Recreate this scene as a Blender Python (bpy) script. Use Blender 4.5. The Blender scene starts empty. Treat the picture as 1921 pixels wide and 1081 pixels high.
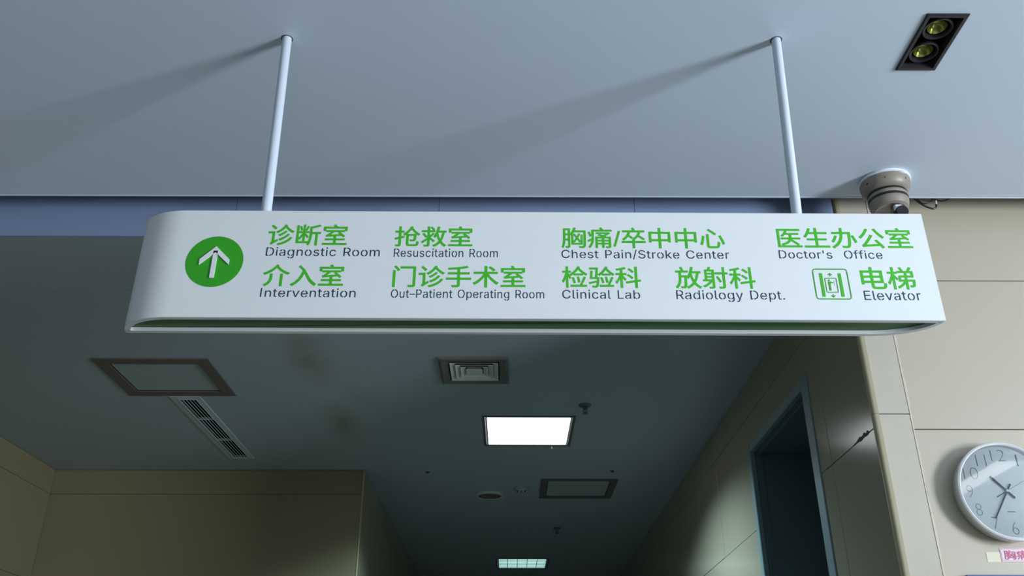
import bpy, bmesh, math, random
from mathutils import Vector, Matrix
random.seed(7)
PI = math.pi
S = bpy.context.scene
COL = S.collection
CAM = 1.45                      # eye height; heights below are written as CAM + h

# ------------------------------------------------------------------ camera, world, lights, exposure
def look():
    pitch, yaw, roll = math.radians(26.898), math.radians(0.1756), math.radians(0.0535)
    cd = bpy.data.cameras.new('camera'); co = bpy.data.objects.new('camera', cd); COL.objects.link(co)
    cy, sy, cp, sp = math.cos(yaw), math.sin(yaw), math.cos(pitch), math.sin(pitch)
    f = Vector((sy*cp, cy*cp, sp)); r = Vector((cy, -sy, 0)); u = r.cross(f)
    cr, sr = math.cos(roll), math.sin(roll)
    r2 = cr*r + sr*u; u2 = -sr*r + cr*u
    M = Matrix((r2, u2, -f)).transposed().to_4x4(); M.translation = Vector((0, 0, CAM))
    co.matrix_world = M
    cd.sensor_fit = 'HORIZONTAL'; cd.sensor_width = 36.0; cd.lens = 1693.76/1921*36.0
    cd.clip_start = 0.02; cd.clip_end = 100
    S.camera = co
look()

W = bpy.data.worlds.new('world'); S.world = W; W.use_nodes = True
bg = W.node_tree.nodes['Background']; bg.inputs[0].default_value = (0.62, 0.80, 1.0, 1); bg.inputs[1].default_value = 0.5

def area(name, loc, target, sx, sy, energy, color, spread=180):
    d = bpy.data.lights.new(name, 'AREA'); d.shape = 'RECTANGLE'; d.size = sx; d.size_y = sy
    d.energy = energy; d.color = color; d.spread = math.radians(spread)
    o = bpy.data.objects.new(name, d); COL.objects.link(o)
    o.location = loc; o.rotation_euler = (Vector(target)-Vector(loc)).to_track_quat('-Z', 'Y').to_euler()
    return o
# daylight through the right-hand hall window, then an added fill lamp at the back
area('daylight_and_fill', (5.15, -0.9, 1.75), (4.0, -0.9, 1.75), 1.4, 1.6, 480, (0.83, 0.90, 1.0))
area('daylight_and_fill', (0.9, -4.15, 1.6), (0.9, -3.0, 1.6), 3.6, 1.9, 9, (0.83, 0.90, 1.0))

vs = S.view_settings
vs.view_transform = 'Standard'; vs.look = 'None'; vs.gamma = 1.0; vs.use_curve_mapping = False
vs.exposure = 0.0

# ------------------------------------------------------------------ materials
def srgb(r, g, b):
    f = lambda c: (c/255/12.92) if c/255 <= 0.04045 else ((c/255+0.055)/1.055)**2.4
    return (f(r), f(g), f(b), 1)
def mat(name, col, rough=0.5, metal=0.0, var=0.04, scale=6.0, bump=0.0, bscale=120, spec=0.5, emit=None, estr=0, coat=0):
    m = bpy.data.materials.new(name); m.use_nodes = True
    nt = m.node_tree; b = nt.nodes['Principled BSDF']
    b.inputs['Roughness'].default_value = rough; b.inputs['Metallic'].default_value = metal
    b.inputs['Specular IOR Level'].default_value = spec
    b.inputs['Coat Weight'].default_value = coat
    tc = nt.nodes.new('ShaderNodeTexCoord')
    n = nt.nodes.new('ShaderNodeTexNoise'); n.inputs['Scale'].default_value = scale; n.inputs['Detail'].default_value = 4
    nt.links.new(tc.outputs['Object'], n.inputs['Vector'])
    mx = nt.nodes.new('ShaderNodeMix'); mx.data_type = 'RGBA'
    c = Vector(col[:3])
    mx.inputs[6].default_value = (*(c*(1-var)), 1); mx.inputs[7].default_value = (*(c*(1+var)), 1)
    nt.links.new(n.outputs['Fac'], mx.inputs[0]); nt.links.new(mx.outputs[2], b.inputs['Base Color'])
    if bump:
        n2 = nt.nodes.new('ShaderNodeTexNoise'); n2.inputs['Scale'].default_value = bscale
        nt.links.new(tc.outputs['Object'], n2.inputs['Vector'])
        bp = nt.nodes.new('ShaderNodeBump'); bp.inputs['Strength'].default_value = bump; bp.inputs['Distance'].default_value = 0.002
        nt.links.new(n2.outputs['Fac'], bp.inputs['Height']); nt.links.new(bp.outputs[0], b.inputs['Normal'])
    if emit:
        b.inputs['Emission Color'].default_value = emit; b.inputs['Emission Strength'].default_value = estr
    return m
M = {}
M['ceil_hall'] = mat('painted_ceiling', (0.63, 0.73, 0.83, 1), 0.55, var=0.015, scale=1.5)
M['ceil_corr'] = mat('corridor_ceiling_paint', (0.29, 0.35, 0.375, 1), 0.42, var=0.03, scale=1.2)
M['lintel'] = mat('lintel_paint', (0.23, 0.30, 0.45, 1), 0.5, var=0.02, scale=2)
M['lintel_gap'] = mat('joint_dark', (0.05, 0.055, 0.06, 1), 0.9)
M['slab'] = mat('raw_concrete', (0.12, 0.12, 0.12, 1), 0.9, bump=0.5)
M['panel'] = mat('wall_panel_beige', (0.46, 0.415, 0.32, 1), 0.38, var=0.02, scale=2.5)
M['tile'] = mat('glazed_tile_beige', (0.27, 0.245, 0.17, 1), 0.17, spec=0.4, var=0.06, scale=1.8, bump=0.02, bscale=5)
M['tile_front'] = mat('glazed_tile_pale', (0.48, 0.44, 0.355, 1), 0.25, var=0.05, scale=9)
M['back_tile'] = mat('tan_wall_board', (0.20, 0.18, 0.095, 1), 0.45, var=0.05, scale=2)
M['bead'] = mat('cream_corner_bead', (0.37, 0.335, 0.205, 1), 0.35)
M['caulk'] = mat('pale_caulk', (0.58, 0.50, 0.39, 1), 0.6, var=0.1, scale=30)
M['grout'] = mat('dark_grout', (0.06, 0.06, 0.05, 1), 0.9)
M['floor'] = mat('floor_tile', (0.10, 0.097, 0.088, 1), 0.3, var=0.08, scale=4)
M['hall'] = mat('hall_wall', (0.42, 0.42, 0.40, 1), 0.6)
M['white'] = mat('white_enamel', (0.725, 0.76, 0.75, 1), 0.32, var=0.008, scale=3)
M['sign_green'] = mat('sign_green', srgb(46, 158, 22), 0.45, var=0.03)
M['letter_green'] = mat('letter_green', srgb(60, 178, 24), 0.4, var=0.05, scale=8)
M['shaded_green'] = mat('sign_green_shaded', srgb(30, 92, 8), 0.4, var=0.03)  # the sign's green with the underside's shade mixed into the colour
M['navy'] = mat('letter_navy', srgb(12, 48, 68), 0.4)
M['rod'] = mat('rod_white', (0.60, 0.66, 0.74, 1), 0.25, var=0.01)
M['black'] = mat('black_plastic', (0.008, 0.008, 0.010, 1), 0.35)
M['black_matte'] = mat('black_matte', (0.006, 0.006, 0.007, 1), 0.8)
M['bezel'] = mat('black_metal_edge', (0.03, 0.03, 0.035, 1), 0.3, metal=0.3)
M['lens'] = mat('lamp_reflector_yellow', (0.34, 0.34, 0.07, 1), 0.22, metal=0.85, var=0.25, scale=60)
M['beige_metal'] = mat('camera_beige', (0.27, 0.235, 0.19, 1), 0.42, var=0.04)
M['chalk'] = mat('chalky_white', (0.80, 0.86, 0.90, 1), 0.7, var=0.05, scale=40)
M['frame_brown'] = mat('hatch_frame_brown', (0.10, 0.088, 0.072, 1), 0.5)
M['frame_grey'] = mat('hatch_frame_grey', (0.085, 0.085, 0.09, 1), 0.5)
M['hatch'] = mat('hatch_board', (0.26, 0.32, 0.32, 1), 0.55, var=0.02)
M['grille'] = mat('grille_grey', (0.36, 0.43, 0.42, 1), 0.45)
M['vent_frame'] = mat('vent_frame', (0.11, 0.108, 0.098, 1), 0.5)
M['vent_ring'] = mat('vent_ring', (0.50, 0.53, 0.48, 1), 0.45)
M['steel'] = mat('satin_steel', (0.62, 0.66, 0.70, 1), 0.28, metal=0.8)
M['teal'] = mat('door_frame_teal', (0.14, 0.215, 0.215, 1), 0.4, var=0.04)
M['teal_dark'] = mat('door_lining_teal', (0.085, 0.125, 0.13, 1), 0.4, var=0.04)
M['glow'] = mat('lamp_diffuser', (0.9, 0.95, 1, 1), 0.5, emit=(0.95, 0.98, 1, 1), estr=4.0)
M['glow_dim'] = mat('lamp_diffuser_dim', (0.8, 0.95, 0.92, 1), 0.5, emit=(0.60, 0.95, 0.88, 1), estr=1.1)
M['strip_glow'] = mat('strip_diffuser', (0.9, 0.95, 1, 1), 0.5, emit=(0.95, 0.98, 1, 1), estr=7.0)
M['louver_dim'] = mat('louver_white', (0.9, 0.95, 0.95, 1), 0.4)
M['silver'] = mat('clock_silver', (0.74, 0.76, 0.75, 1), 0.28, metal=0.2, var=0.01)
M['clock_face'] = mat('clock_face', (0.86, 0.93, 0.91, 1), 0.45, var=0.01)
M['ink'] = mat('numeral_grey', (0.24, 0.31, 0.31, 1), 0.5)
M['hand'] = mat('clock_hand', (0.004, 0.014, 0.03, 1), 0.7, spec=0.1)
M['paper'] = mat('label_paper', (0.76, 0.66, 0.69, 1), 0.6)
M['paper_red'] = mat('label_red', (0.55, 0.12, 0.24, 1), 0.6)
M['tape'] = mat('yellowed_tape', (0.66, 0.62, 0.45, 1), 0.4)
M['blue'] = mat('board_blue', (0.02, 0.05, 0.20, 1), 0.4)
M['board'] = mat('board_white', (0.80, 0.85, 0.90, 1), 0.4)
M['glass'] = bpy.data.materials.new('clear_glass'); M['glass'].use_nodes = True
nt = M['glass'].node_tree; nt.nodes.clear()
_o = nt.nodes.new('ShaderNodeOutputMaterial'); _m = nt.nodes.new('ShaderNodeMixShader'); _t = nt.nodes.new('ShaderNodeBsdfTransparent')
_g = nt.nodes.new('ShaderNodeBsdfGlossy'); _g.inputs['Roughness'].default_value = 0.03; _f = nt.nodes.new('ShaderNodeFresnel'); _f.inputs[0].default_value = 1.5
nt.links.new(_f.outputs[0], _m.inputs[0]); nt.links.new(_t.outputs[0], _m.inputs[1]); nt.links.new(_g.outputs[0], _m.inputs[2]); nt.links.new(_m.outputs[0], _o.inputs[0])

def stained(m, spots):
    """yellowish water stains at fixed places of the ceiling board"""
    nt = m.node_tree; b = nt.nodes['Principled BSDF']; prev = b.inputs['Base Color'].links[0].from_socket
    tc = nt.nodes.new('ShaderNodeTexCoord')
    nz = nt.nodes.new('ShaderNodeTexNoise'); nz.inputs['Scale'].default_value = 7
    nt.links.new(tc.outputs['Object'], nz.inputs['Vector'])
    for (x, y, z, rx, ry, k) in spots:
        mp = nt.nodes.new('ShaderNodeMapping'); mp.vector_type = 'POINT'
        mp.inputs['Location'].default_value = (-x/rx, -y/ry, -z); mp.inputs['Scale'].default_value = (1/rx, 1/ry, 1)
        nt.links.new(tc.outputs['Object'], mp.inputs['Vector'])
        g = nt.nodes.new('ShaderNodeTexGradient'); g.gradient_type = 'SPHERICAL'
        nt.links.new(mp.outputs[0], g.inputs[0])
        mu = nt.nodes.new('ShaderNodeMath'); mu.operation = 'MULTIPLY'
        nt.links.new(g.outputs['Fac'], mu.inputs[0]); nt.links.new(nz.outputs['Fac'], mu.inputs[1])
        m2 = nt.nodes.new('ShaderNodeMath'); m2.operation = 'MULTIPLY'; m2.inputs[1].default_value = k
        m2.use_clamp = True; nt.links.new(mu.outputs[0], m2.inputs[0])
        mx = nt.nodes.new('ShaderNodeMix'); mx.data_type = 'RGBA'; mx.inputs[7].default_value = (0.20, 0.20, 0.13, 1)
        nt.links.new(m2.outputs[0], mx.inputs[0]); nt.links.new(prev, mx.inputs[6]); prev = mx.outputs[2]
    nt.links.new(prev, b.inputs['Base Color'])
stained(M['ceil_corr'], [(-0.96, 4.02, CAM+1.65, 0.14, 0.42, 1.6), (-0.95, 4.95, CAM+1.65, 0.13, 0.40, 1.5), (-0.80, 4.5, CAM+1.65, 0.10, 0.25, 0.5)])

# ------------------------------------------------------------------ helpers
def obj(name, bm, m, parent=None, smooth=False, kind=None):
    bmesh.ops.recalc_face_normals(bm, faces=bm.faces)
    me = bpy.data.meshes.new(name); bm.to_mesh(me); bm.free()
    if smooth:
        me.shade_smooth()
        try: me.set_sharp_from_angle(angle=math.radians(38))
        except Exception: pass
    me.materials.append(m)
    o = bpy.data.objects.new(name, me); COL.objects.link(o)
    if parent: o.parent = parent
    if kind: o['kind'] = kind
    return o
def thing(name, label, cat, loc=(0, 0, 0), group=None):
    o = bpy.data.objects.new(name, None); o.empty_display_size = 0.05; COL.objects.link(o); o.location = loc
    o['label'] = label; o['category'] = cat
    if group: o['group'] = group
    return o
def struct(name, bm, m): return obj(name, bm, m, kind='structure')
def bx(bm, x0, x1, y0, y1, z0, z1, bev=0):
    r = bmesh.ops.create_cube(bm, size=1)
    for v in r['verts']:
        v.co = Vector(((x0+x1)/2+v.co.x*(x1-x0), (y0+y1)/2+v.co.y*(y1-y0), (z0+z1)/2+v.co.z*(z1-z0)))
    if bev:
        es = list({e for v in r['verts'] for e in v.link_edges})
        bmesh.ops.bevel(bm, geom=es, offset=bev, segments=1, affect='EDGES', clamp_overlap=True)
    return bm
def box(*a, bev=0): return bx(bmesh.new(), *a, bev=bev)
def lathe(prof, n=32, axis='z', center=(0, 0, 0), bm=None, sx=1):
    """prof: list of (radius, height); axis z = up, y = along +Y"""
    bm = bm or bmesh.new(); rings = []
    for r, h in prof:
        ring = []
        if r < 1e-6:
            p = (0, 0, h) if axis == 'z' else (0, h, 0)
            ring = [bm.verts.new(Vector(p)+Vector(center))]
        else:
            for i in range(n):
                a = 2*PI*i/n
                p = (r*math.cos(a), r*math.sin(a), h) if axis == 'z' else (r*math.cos(a), h, r*math.sin(a))
                ring.append(bm.verts.new(Vector(p)+Vector(center)))
        rings.append(ring)
    for a, b in zip(rings, rings[1:]):
        for i in range(n):
            j = (i+1) % n
            if len(a) == 1 and len(b) == 1: continue
            if len(a) == 1: bm.faces.new((a[0], b[i], b[j]))
            elif len(b) == 1: bm.faces.new((a[i], a[j], b[0]))
            else: bm.faces.new((a[i], a[j], b[j], b[i]))
    return bm
def tube(path, r, n=10, bm=None):
    bm = bm or bmesh.new(); path = [Vector(p) for p in path]; rings = []
    up = None
    for i, p in enumerate(path):
        t = (path[min(i+1, len(path)-1)]-path[max(i-1, 0)]).normalized()
        a = Vector((0, 0, 1)) if abs(t.z) < 0.95 else Vector((1, 0, 0))
        if up is not None: a = up
        u = (a-t*a.dot(t)).normalized(); v = t.cross(u); up = u
        rr = r[i] if isinstance(r, (list, tuple)) else r
        rings.append([bm.verts.new(p+u*rr*math.cos(2*PI*k/n)+v*rr*math.sin(2*PI*k/n)) for k in range(n)])
    for a, b in zip(rings, rings[1:]):
        for k in range(n): bm.faces.new((a[k], a[(k+1) % n], b[(k+1) % n], b[k]))
    bm.faces.new(rings[0][::-1]); bm.faces.new(rings[-1])
    return bm
def spline(pts, k=8):
    pts = [Vector(p) for p in pts]; out = []
    P = [2*pts[0]-pts[1]]+pts+[2*pts[-1]-pts[-2]]
    for i in range(1, len(P)-2):
        for j in range(k):
            t = j/k; a, b, c, d = P[i-1], P[i], P[i+1], P[i+2]
            out.append(0.5*((2*b)+(c-a)*t+(2*a-5*b+4*c-d)*t*t+(3*b-a-3*c+d)*t**3))
    out.append(pts[-1]); return out
def prism_xz(poly, y0, y1, bm=None):
    """extrude an (x,z) outline from y0 to y1"""
    bm = bm or bmesh.new()
    a = [bm.verts.new((x, y0, z)) for x, z in poly]; b = [bm.verts.new((x, y1, z)) for x, z in poly]
    n = len(poly); bm.faces.new(a); bm.faces.new(b[::-1])
    for i in range(n): bm.faces.new((a[i], b[i], b[(i+1) % n], a[(i+1) % n]))
    return bm
def frame_ring(x0, x1, y0, y1, z0, z1, w, bm=None):
    """flat square ring hanging between z0 and z1 around a ceiling opening"""
    bm = bm or bmesh.new()
    bx(bm, x0, x1, y0, y0+w, z0, z1); bx(bm, x0, x1, y1-w, y1, z0, z1)
    bx(bm, x0, x0+w, y0+w, y1-w, z0, z1); bx(bm, x1-w, x1, y0+w, y1-w, z0, z1)
    return bm
def sheet(x0, x1, y0, y1, z, t, holes):
    """horizontal board with rectangular holes"""
    bm = bmesh.new()
    xs = sorted({x0, x1, *[c for h in holes for c in h[:2]]}); ys = sorted({y0, y1, *[c for h in holes for c in h[2:]]})
    V = {}
    def v(i, j, k):
        if (i, j, k) not in V: V[(i, j, k)] = bm.verts.new((xs[i], ys[j], z+(t if k else 0)))
        return V[(i, j, k)]
    def solid(i, j):
        if i < 0 or j < 0 or i >= len(xs)-1 or j >= len(ys)-1: return False
        cx, cy = (xs[i]+xs[i+1])/2, (ys[j]+ys[j+1])/2
        return not any(h[0] < cx < h[1] and h[2] < cy < h[3] for h in holes)
    for i in range(len(xs)-1):
        for j in range(len(ys)-1):
            if not solid(i, j): continue
            for k in (0, 1): bm.faces.new((v(i, j, k), v(i+1, j, k), v(i+1, j+1, k), v(i, j+1, k)))
            for (di, dj, a, b) in ((-1, 0, (i, j), (i, j+1)), (1, 0, (i+1, j), (i+1, j+1)), (0, -1, (i, j), (i+1, j)), (0, 1, (i, j+1), (i+1, j+1))):
                if not solid(i+di, j+dj): bm.faces.new((v(*a, 0), v(*b, 0), v(*b, 1), v(*a, 1)))
    return bm
# outlines of the sign's latin letters: advance width, closed loops (thousandths of an em)
GLYPHS = {
 "'": (206, ['78,318 70,509 136,509 128,318']),
 '.': (188, ['95,-4 83,-3 73,1 63,9 55,18 51,29 50,41 51,53 55,64 63,73 73,81 83,85 95,87 107,85 118,81 128,73 135,64 140,53 141,41 140,29 135,18 128,9 118,1 107,-3']),
 '/': (249, ['235,533 71,-76 14,-76 178,533']),
 'C': (510, ['267,-7 225,-3 186,7 150,25 119,49 92,79 70,115 53,157 44,203 40,254 44,305 53,352 70,393 92,429 119,459 150,484 186,501 225,512 267,516 293,514 317,511 340,504 362,496 383,485 402,471 419,456 435,438 448,418 459,397 467,373 473,348 408,348 404,365 397,380 389,395 380,407 369,418 357,428 344,437 330,444 315,449 300,453 284,455 267,456 237,453 209,445 184,432 161,414 141,391 125,364 113,332 106,295 103,254 106,213 113,177 125,145 141,117 161,94 184,76 210,63 237,56 267,53 284,54 300,56 315,60 330,65 344,72 357,81 369,90 380,102 389,114 397,128 404,144 408,160 473,160 467,135 459,112 448,91 435,71 420,53 402,38 383,24 363,13 341,5 317,-2 293,-6']),
 'D': (502, ['219,0 96,0 96,57 215,57 254,60 288,68 318,81 343,99 363,122 379,149 390,181 397,216 399,255 397,294 390,329 379,361 364,388 344,410 320,428 291,441 258,449 221,452 93,452 93,509 225,509 273,505 315,495 353,478 385,455 412,426 433,391 449,351 458,306 462,255 458,205 449,159 433,119 411,83 384,54 351,31 312,14 268,3', '125,509 125,0 60,0 60,509']),
 'E': (419, ['60,0 60,509 372,509 372,452 125,452 125,286 355,286 355,229 125,229 125,57 375,57 375,0']),
 'I': (250, ['92,0 92,529 158,529 158,0']),
 'L': (393, ['60,0 60,509 125,509 125,57 361,57 361,0']),
 'O': (533, ['267,-7 225,-3 186,7 150,25 119,49 92,79 70,115 53,157 44,203 40,254 44,305 53,352 70,393 92,429 119,459 150,484 186,501 225,512 267,516 309,512 348,501 384,484 415,459 442,429 464,393 480,352 490,305 493,254 490,203 480,157 464,115 442,79 415,49 384,25 348,7 309,-3', '267,53 296,55 324,63 349,76 372,94 392,116 408,144 420,176 428,213 430,254 428,295 420,332 408,365 392,392 372,415 349,433 324,446 296,453 267,456 237,453 210,445 184,433 161,415 142,392 125,364 113,332 106,295 103,254 106,213 113,176 125,144 142,117 161,94 184,76 210,63 237,55']),
 'P': (445, ['60,0 60,509 235,509 272,506 305,499 332,487 356,471 375,452 390,430 400,404 407,377 409,348 407,318 400,291 390,265 375,243 356,223 332,207 305,195 272,188 235,186 125,186 125,0', '125,242 233,242 257,244 279,248 297,256 312,266 324,279 333,294 339,310 343,328 344,348 343,367 339,385 333,402 324,416 312,428 297,439 279,446 257,451 232,452 125,452']),
 'R': (449, ['60,0 60,509 236,509 273,506 305,500 333,489 356,473 376,455 390,433 401,408 407,381 409,352 407,323 401,296 390,271 376,250 356,232 333,217 305,206 273,200 236,198 125,198 125,0', '125,255 234,255 258,256 280,260 298,267 313,276 325,287 334,300 340,316 344,333 345,352 344,371 340,389 334,405 325,419 313,430 298,440 279,446 258,451 233,452 125,452', '353,0 230,229 303,229 428,0']),
 'S': (447, ['224,-9 188,-7 156,-1 128,9 102,23 81,40 64,60 51,83 42,109 38,137 104,137 108,118 114,102 123,88 136,76 150,66 166,59 185,53 204,50 224,49 246,50 267,54 286,60 303,69 317,79 329,92 338,106 344,122 346,139 344,154 340,168 332,179 322,189 310,197 296,205 280,211 263,217 245,222 184,239 145,253 112,269 86,289 67,313 56,341 52,372 54,400 62,425 75,448 92,468 113,484 138,498 165,508 195,514 227,516 259,514 289,508 316,498 340,484 360,468 377,449 390,427 398,403 401,378 337,378 332,402 320,421 302,437 280,449 254,456 225,459 204,457 185,454 167,448 152,440 139,430 129,418 121,405 117,391 115,376 117,359 122,345 131,334 142,324 155,315 169,308 184,302 198,297 212,293 264,279 279,275 295,270 312,264 328,256 344,248 359,238 372,226 384,213 395,198 402,180 407,161 408,139 406,112 399,87 386,64 370,43 349,25 323,11 294,0 261,-7']),
 'a': (389, ['160,-9 137,-7 115,-3 94,5 76,15 60,29 48,45 38,63 32,84 30,108 32,128 36,146 43,161 53,174 64,184 78,193 92,200 108,206 125,211 143,214 161,217 178,220 200,223 218,225 234,227 247,229 257,231 265,235 271,240 274,246 276,255 276,257 275,272 272,285 267,297 260,307 251,315 240,322 227,327 212,330 196,331 178,330 163,327 149,322 137,316 127,309 118,301 110,292 104,283 100,274 41,291 51,313 64,331 79,346 95,358 114,368 133,375 153,380 173,383 194,384 208,384 223,382 239,379 255,375 271,369 286,360 300,350 312,336 322,320 330,301 335,278 337,251 337,0 277,0 277,52 272,52 267,43 260,34 252,25 242,16 229,8 215,1 199,-4 181,-7', '170,45 192,47 211,51 228,59 242,68 254,80 263,93 270,108 274,122 276,138 276,190 272,187 267,184 259,182 251,180 241,178 231,176 221,174 210,173 200,171 191,170 182,169 175,168 161,166 147,163 134,159 122,153 112,147 103,139 97,130 93,118 92,105 93,93 96,82 102,72 109,64 119,57 130,52 142,48 156,46']),
 'b': (424, ['229,-8 208,-7 189,-3 172,4 159,12 147,21 138,31 130,41 123,50 118,59 112,59 112,0 53,0 53,509 114,509 114,319 118,319 123,327 130,336 137,346 147,355 158,364 171,373 188,379 207,383 229,384 259,382 287,374 313,361 335,342 354,320 370,293 381,261 388,227 390,189 388,151 381,116 370,84 355,57 336,34 313,16 288,3 260,-6', '220,47 242,49 262,55 279,66 294,80 306,97 316,117 323,139 327,163 328,189 327,215 323,239 316,261 307,281 295,298 280,311 262,322 243,328 220,330 198,328 178,322 161,312 147,299 134,282 125,263 118,241 114,216 113,189 114,162 118,138 125,115 135,95 147,78 162,65 179,55 198,49']),
 'c': (396, ['207,-8 174,-5 144,3 117,16 93,35 72,58 56,85 44,116 37,150 34,187 37,225 44,260 56,291 72,318 93,341 117,360 144,374 174,382 207,384 226,384 243,381 260,377 276,371 291,364 305,356 318,346 330,335 340,322 349,308 356,293 362,277 303,262 300,272 295,281 290,289 284,297 278,304 270,311 261,316 252,321 242,325 231,328 220,329 207,330 184,328 163,321 145,310 130,296 118,278 108,258 102,236 98,212 96,187 98,163 102,139 108,117 118,97 130,80 145,66 163,55 184,49 207,46 220,47 232,49 243,52 253,55 262,60 271,66 279,73 285,80 292,89 297,98 301,107 304,117 363,102 357,86 350,70 341,56 331,43 319,32 306,21 292,12 277,5 261,-1 244,-5 226,-7']),
 'd': (424, ['195,-8 165,-6 137,3 111,16 89,34 70,57 55,84 43,116 36,151 34,189 36,227 43,261 55,293 70,320 89,342 112,361 137,374 165,382 196,384 218,383 237,379 253,373 267,364 278,355 287,346 295,336 301,327 306,319 311,319 311,509 372,509 372,0 313,0 313,59 307,59 301,50 295,41 287,31 277,21 266,12 252,4 236,-3 217,-7', '205,47 226,49 246,55 263,65 278,78 290,95 299,115 306,138 310,162 312,189 310,216 306,241 300,263 290,282 278,299 263,312 246,322 227,328 205,330 182,328 162,322 145,311 130,298 118,281 108,261 102,239 98,215 96,189 98,163 102,139 109,117 118,97 130,80 145,66 162,55 182,49']),
 'e': (404, ['212,-8 177,-5 145,3 117,16 92,35 72,58 56,85 44,116 37,150 34,187 36,224 44,258 55,290 71,317 91,340 115,359 142,373 172,382 205,384 226,383 246,380 266,374 285,366 303,355 319,341 334,324 347,305 357,282 365,256 370,227 371,194 371,169 75,169 75,221 338,221 310,202 308,226 304,248 298,269 288,286 277,301 263,314 246,323 227,328 205,330 183,328 164,323 146,313 131,301 119,286 109,270 102,251 97,231 96,211 96,178 98,151 102,127 110,106 121,88 135,73 151,61 169,53 190,48 212,46 227,47 241,49 254,53 265,58 276,65 285,73 294,82 300,93 306,105 365,91 358,72 348,55 335,39 320,26 302,14 283,4 261,-3 237,-7']),
 'f': (254, ['228,379 228,327 6,327 6,379', '81,0 81,432 82,452 87,470 96,486 107,499 120,510 135,519 152,525 169,529 187,530 201,530 212,529 222,527 231,525 238,523 243,521 227,468 224,470 220,471 215,472 209,473 202,474 195,474 178,472 164,468 154,460 147,449 143,435 142,419 142,0']),
 'g': (425, ['207,-151 180,-149 156,-146 134,-140 114,-132 97,-122 82,-110 70,-97 59,-84 51,-69 101,-41 107,-49 114,-57 122,-66 131,-74 142,-82 154,-88 169,-93 187,-96 207,-97 236,-95 261,-87 282,-75 298,-58 308,-34 311,-6 311,68 306,68 301,60 294,51 287,41 277,32 266,23 252,16 236,10 217,6 195,5 165,7 138,14 113,27 90,43 71,65 55,90 43,120 36,154 34,191 36,229 43,263 55,293 71,320 90,342 112,361 138,374 166,382 196,384 218,383 237,379 253,373 267,365 279,356 288,346 296,336 302,327 308,319 313,319 313,379 372,379 372,-9 370,-40 363,-67 350,-90 334,-109 314,-124 291,-136 265,-144 237,-149', '205,59 227,61 246,66 264,75 278,87 290,103 300,121 307,142 311,166 312,193 311,219 307,242 300,264 291,283 279,299 264,312 247,322 227,328 205,330 182,328 163,322 145,312 130,298 118,282 109,262 102,241 98,218 96,193 98,167 102,144 109,123 118,104 131,88 145,76 163,66 183,61']),
 'h': (410, ['114,227 114,0 53,0 53,509 114,509 114,287 102,287 116,319 132,344 152,362 175,374 200,382 227,384 252,383 275,377 295,369 313,356 328,340 341,321 350,298 355,271 357,240 357,0 296,0 296,235 293,263 286,286 273,304 256,318 235,326 210,329 192,328 176,324 161,317 147,308 136,297 126,283 119,266 115,248']),
 'i': (167, ['53,0 53,379 114,379 114,0', '84,443 73,444 63,448 54,455 47,463 43,472 41,483 43,494 47,504 54,512 63,518 73,522 84,524 95,522 105,518 114,512 121,504 125,494 126,483 125,472 121,463 114,455 105,448 95,444']),
 'k': (381, ['110,137 110,212 121,212 284,379 360,379 184,199 177,199', '53,0 53,509 114,509 114,0', '294,0 148,186 191,229 372,0']),
 'l': (189, ['139,-2 112,0 91,8 74,20 62,37 55,59 53,84 53,509 114,509 114,99 114,83 117,71 120,62 126,57 135,53 146,52 152,52 157,52 160,53 164,53 167,54 170,54 181,3 175,1 169,0 162,-1 154,-2 147,-2']),
 'm': (610, ['53,0 53,379 112,379 112,295 108,295 114,314 122,331 132,346 144,358 158,368 172,376 187,382 203,385 219,386 245,383 268,375 287,361 303,342 314,320 321,295 312,295 318,312 326,329 337,343 350,356 364,366 381,375 398,381 417,385 437,386 458,385 478,380 497,372 514,361 529,346 541,328 550,307 555,283 557,255 557,0 496,0 496,254 493,279 485,298 473,313 456,323 438,329 419,330 402,329 387,326 374,320 363,312 353,302 345,290 340,277 336,263 335,247 335,0 274,0 274,260 272,280 265,297 253,311 238,322 220,328 199,330 185,329 171,326 158,320 145,312 135,302 126,289 119,274 115,257 114,238 114,0']),
 'n': (410, ['114,227 114,0 53,0 53,379 112,379 112,287 102,287 116,319 132,344 152,362 175,374 200,382 227,384 252,383 275,377 295,369 313,356 328,340 341,321 350,298 355,271 357,240 357,0 296,0 296,235 293,263 286,286 273,304 256,318 235,326 210,329 192,328 176,324 161,317 147,308 136,297 126,283 119,266 115,248']),
 'o': (415, ['207,-8 174,-5 144,3 117,16 93,35 72,58 56,85 44,116 37,150 34,187 37,225 44,260 56,291 72,318 93,341 117,360 144,374 174,382 207,384 241,382 271,374 299,360 323,341 343,318 359,291 371,260 379,225 381,187 379,150 371,116 359,85 343,58 323,35 299,16 271,3 241,-5', '207,46 231,49 252,55 270,66 285,80 298,97 307,117 314,139 318,163 319,187 318,212 314,236 307,258 298,278 285,296 270,310 252,321 231,328 207,330 184,328 163,321 145,310 130,296 118,278 108,258 102,236 98,212 96,187 98,163 102,139 108,117 118,97 130,80 145,66 163,55 184,49']),
 'p': (424, ['53,-143 53,379 112,379 112,319 118,319 123,327 130,336 137,346 147,355 158,364 171,373 188,379 207,383 229,384 259,382 287,374 313,361 335,342 354,320 370,293 381,261 388,227 390,189 388,151 381,116 370,84 355,57 336,34 313,16 288,3 260,-6 229,-8 208,-7 189,-3 173,4 159,12 147,21 138,31 130,41 124,50 118,59 114,59 114,-143', '220,47 242,49 262,55 279,66 294,80 306,97 316,117 323,139 327,163 328,189 327,215 323,239 316,261 307,281 295,298 280,311 262,322 243,328 220,330 198,328 178,322 161,312 147,299 134,282 125,263 118,241 114,216 113,189 114,162 118,138 125,115 135,95 147,78 162,65 179,55 198,49']),
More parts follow.
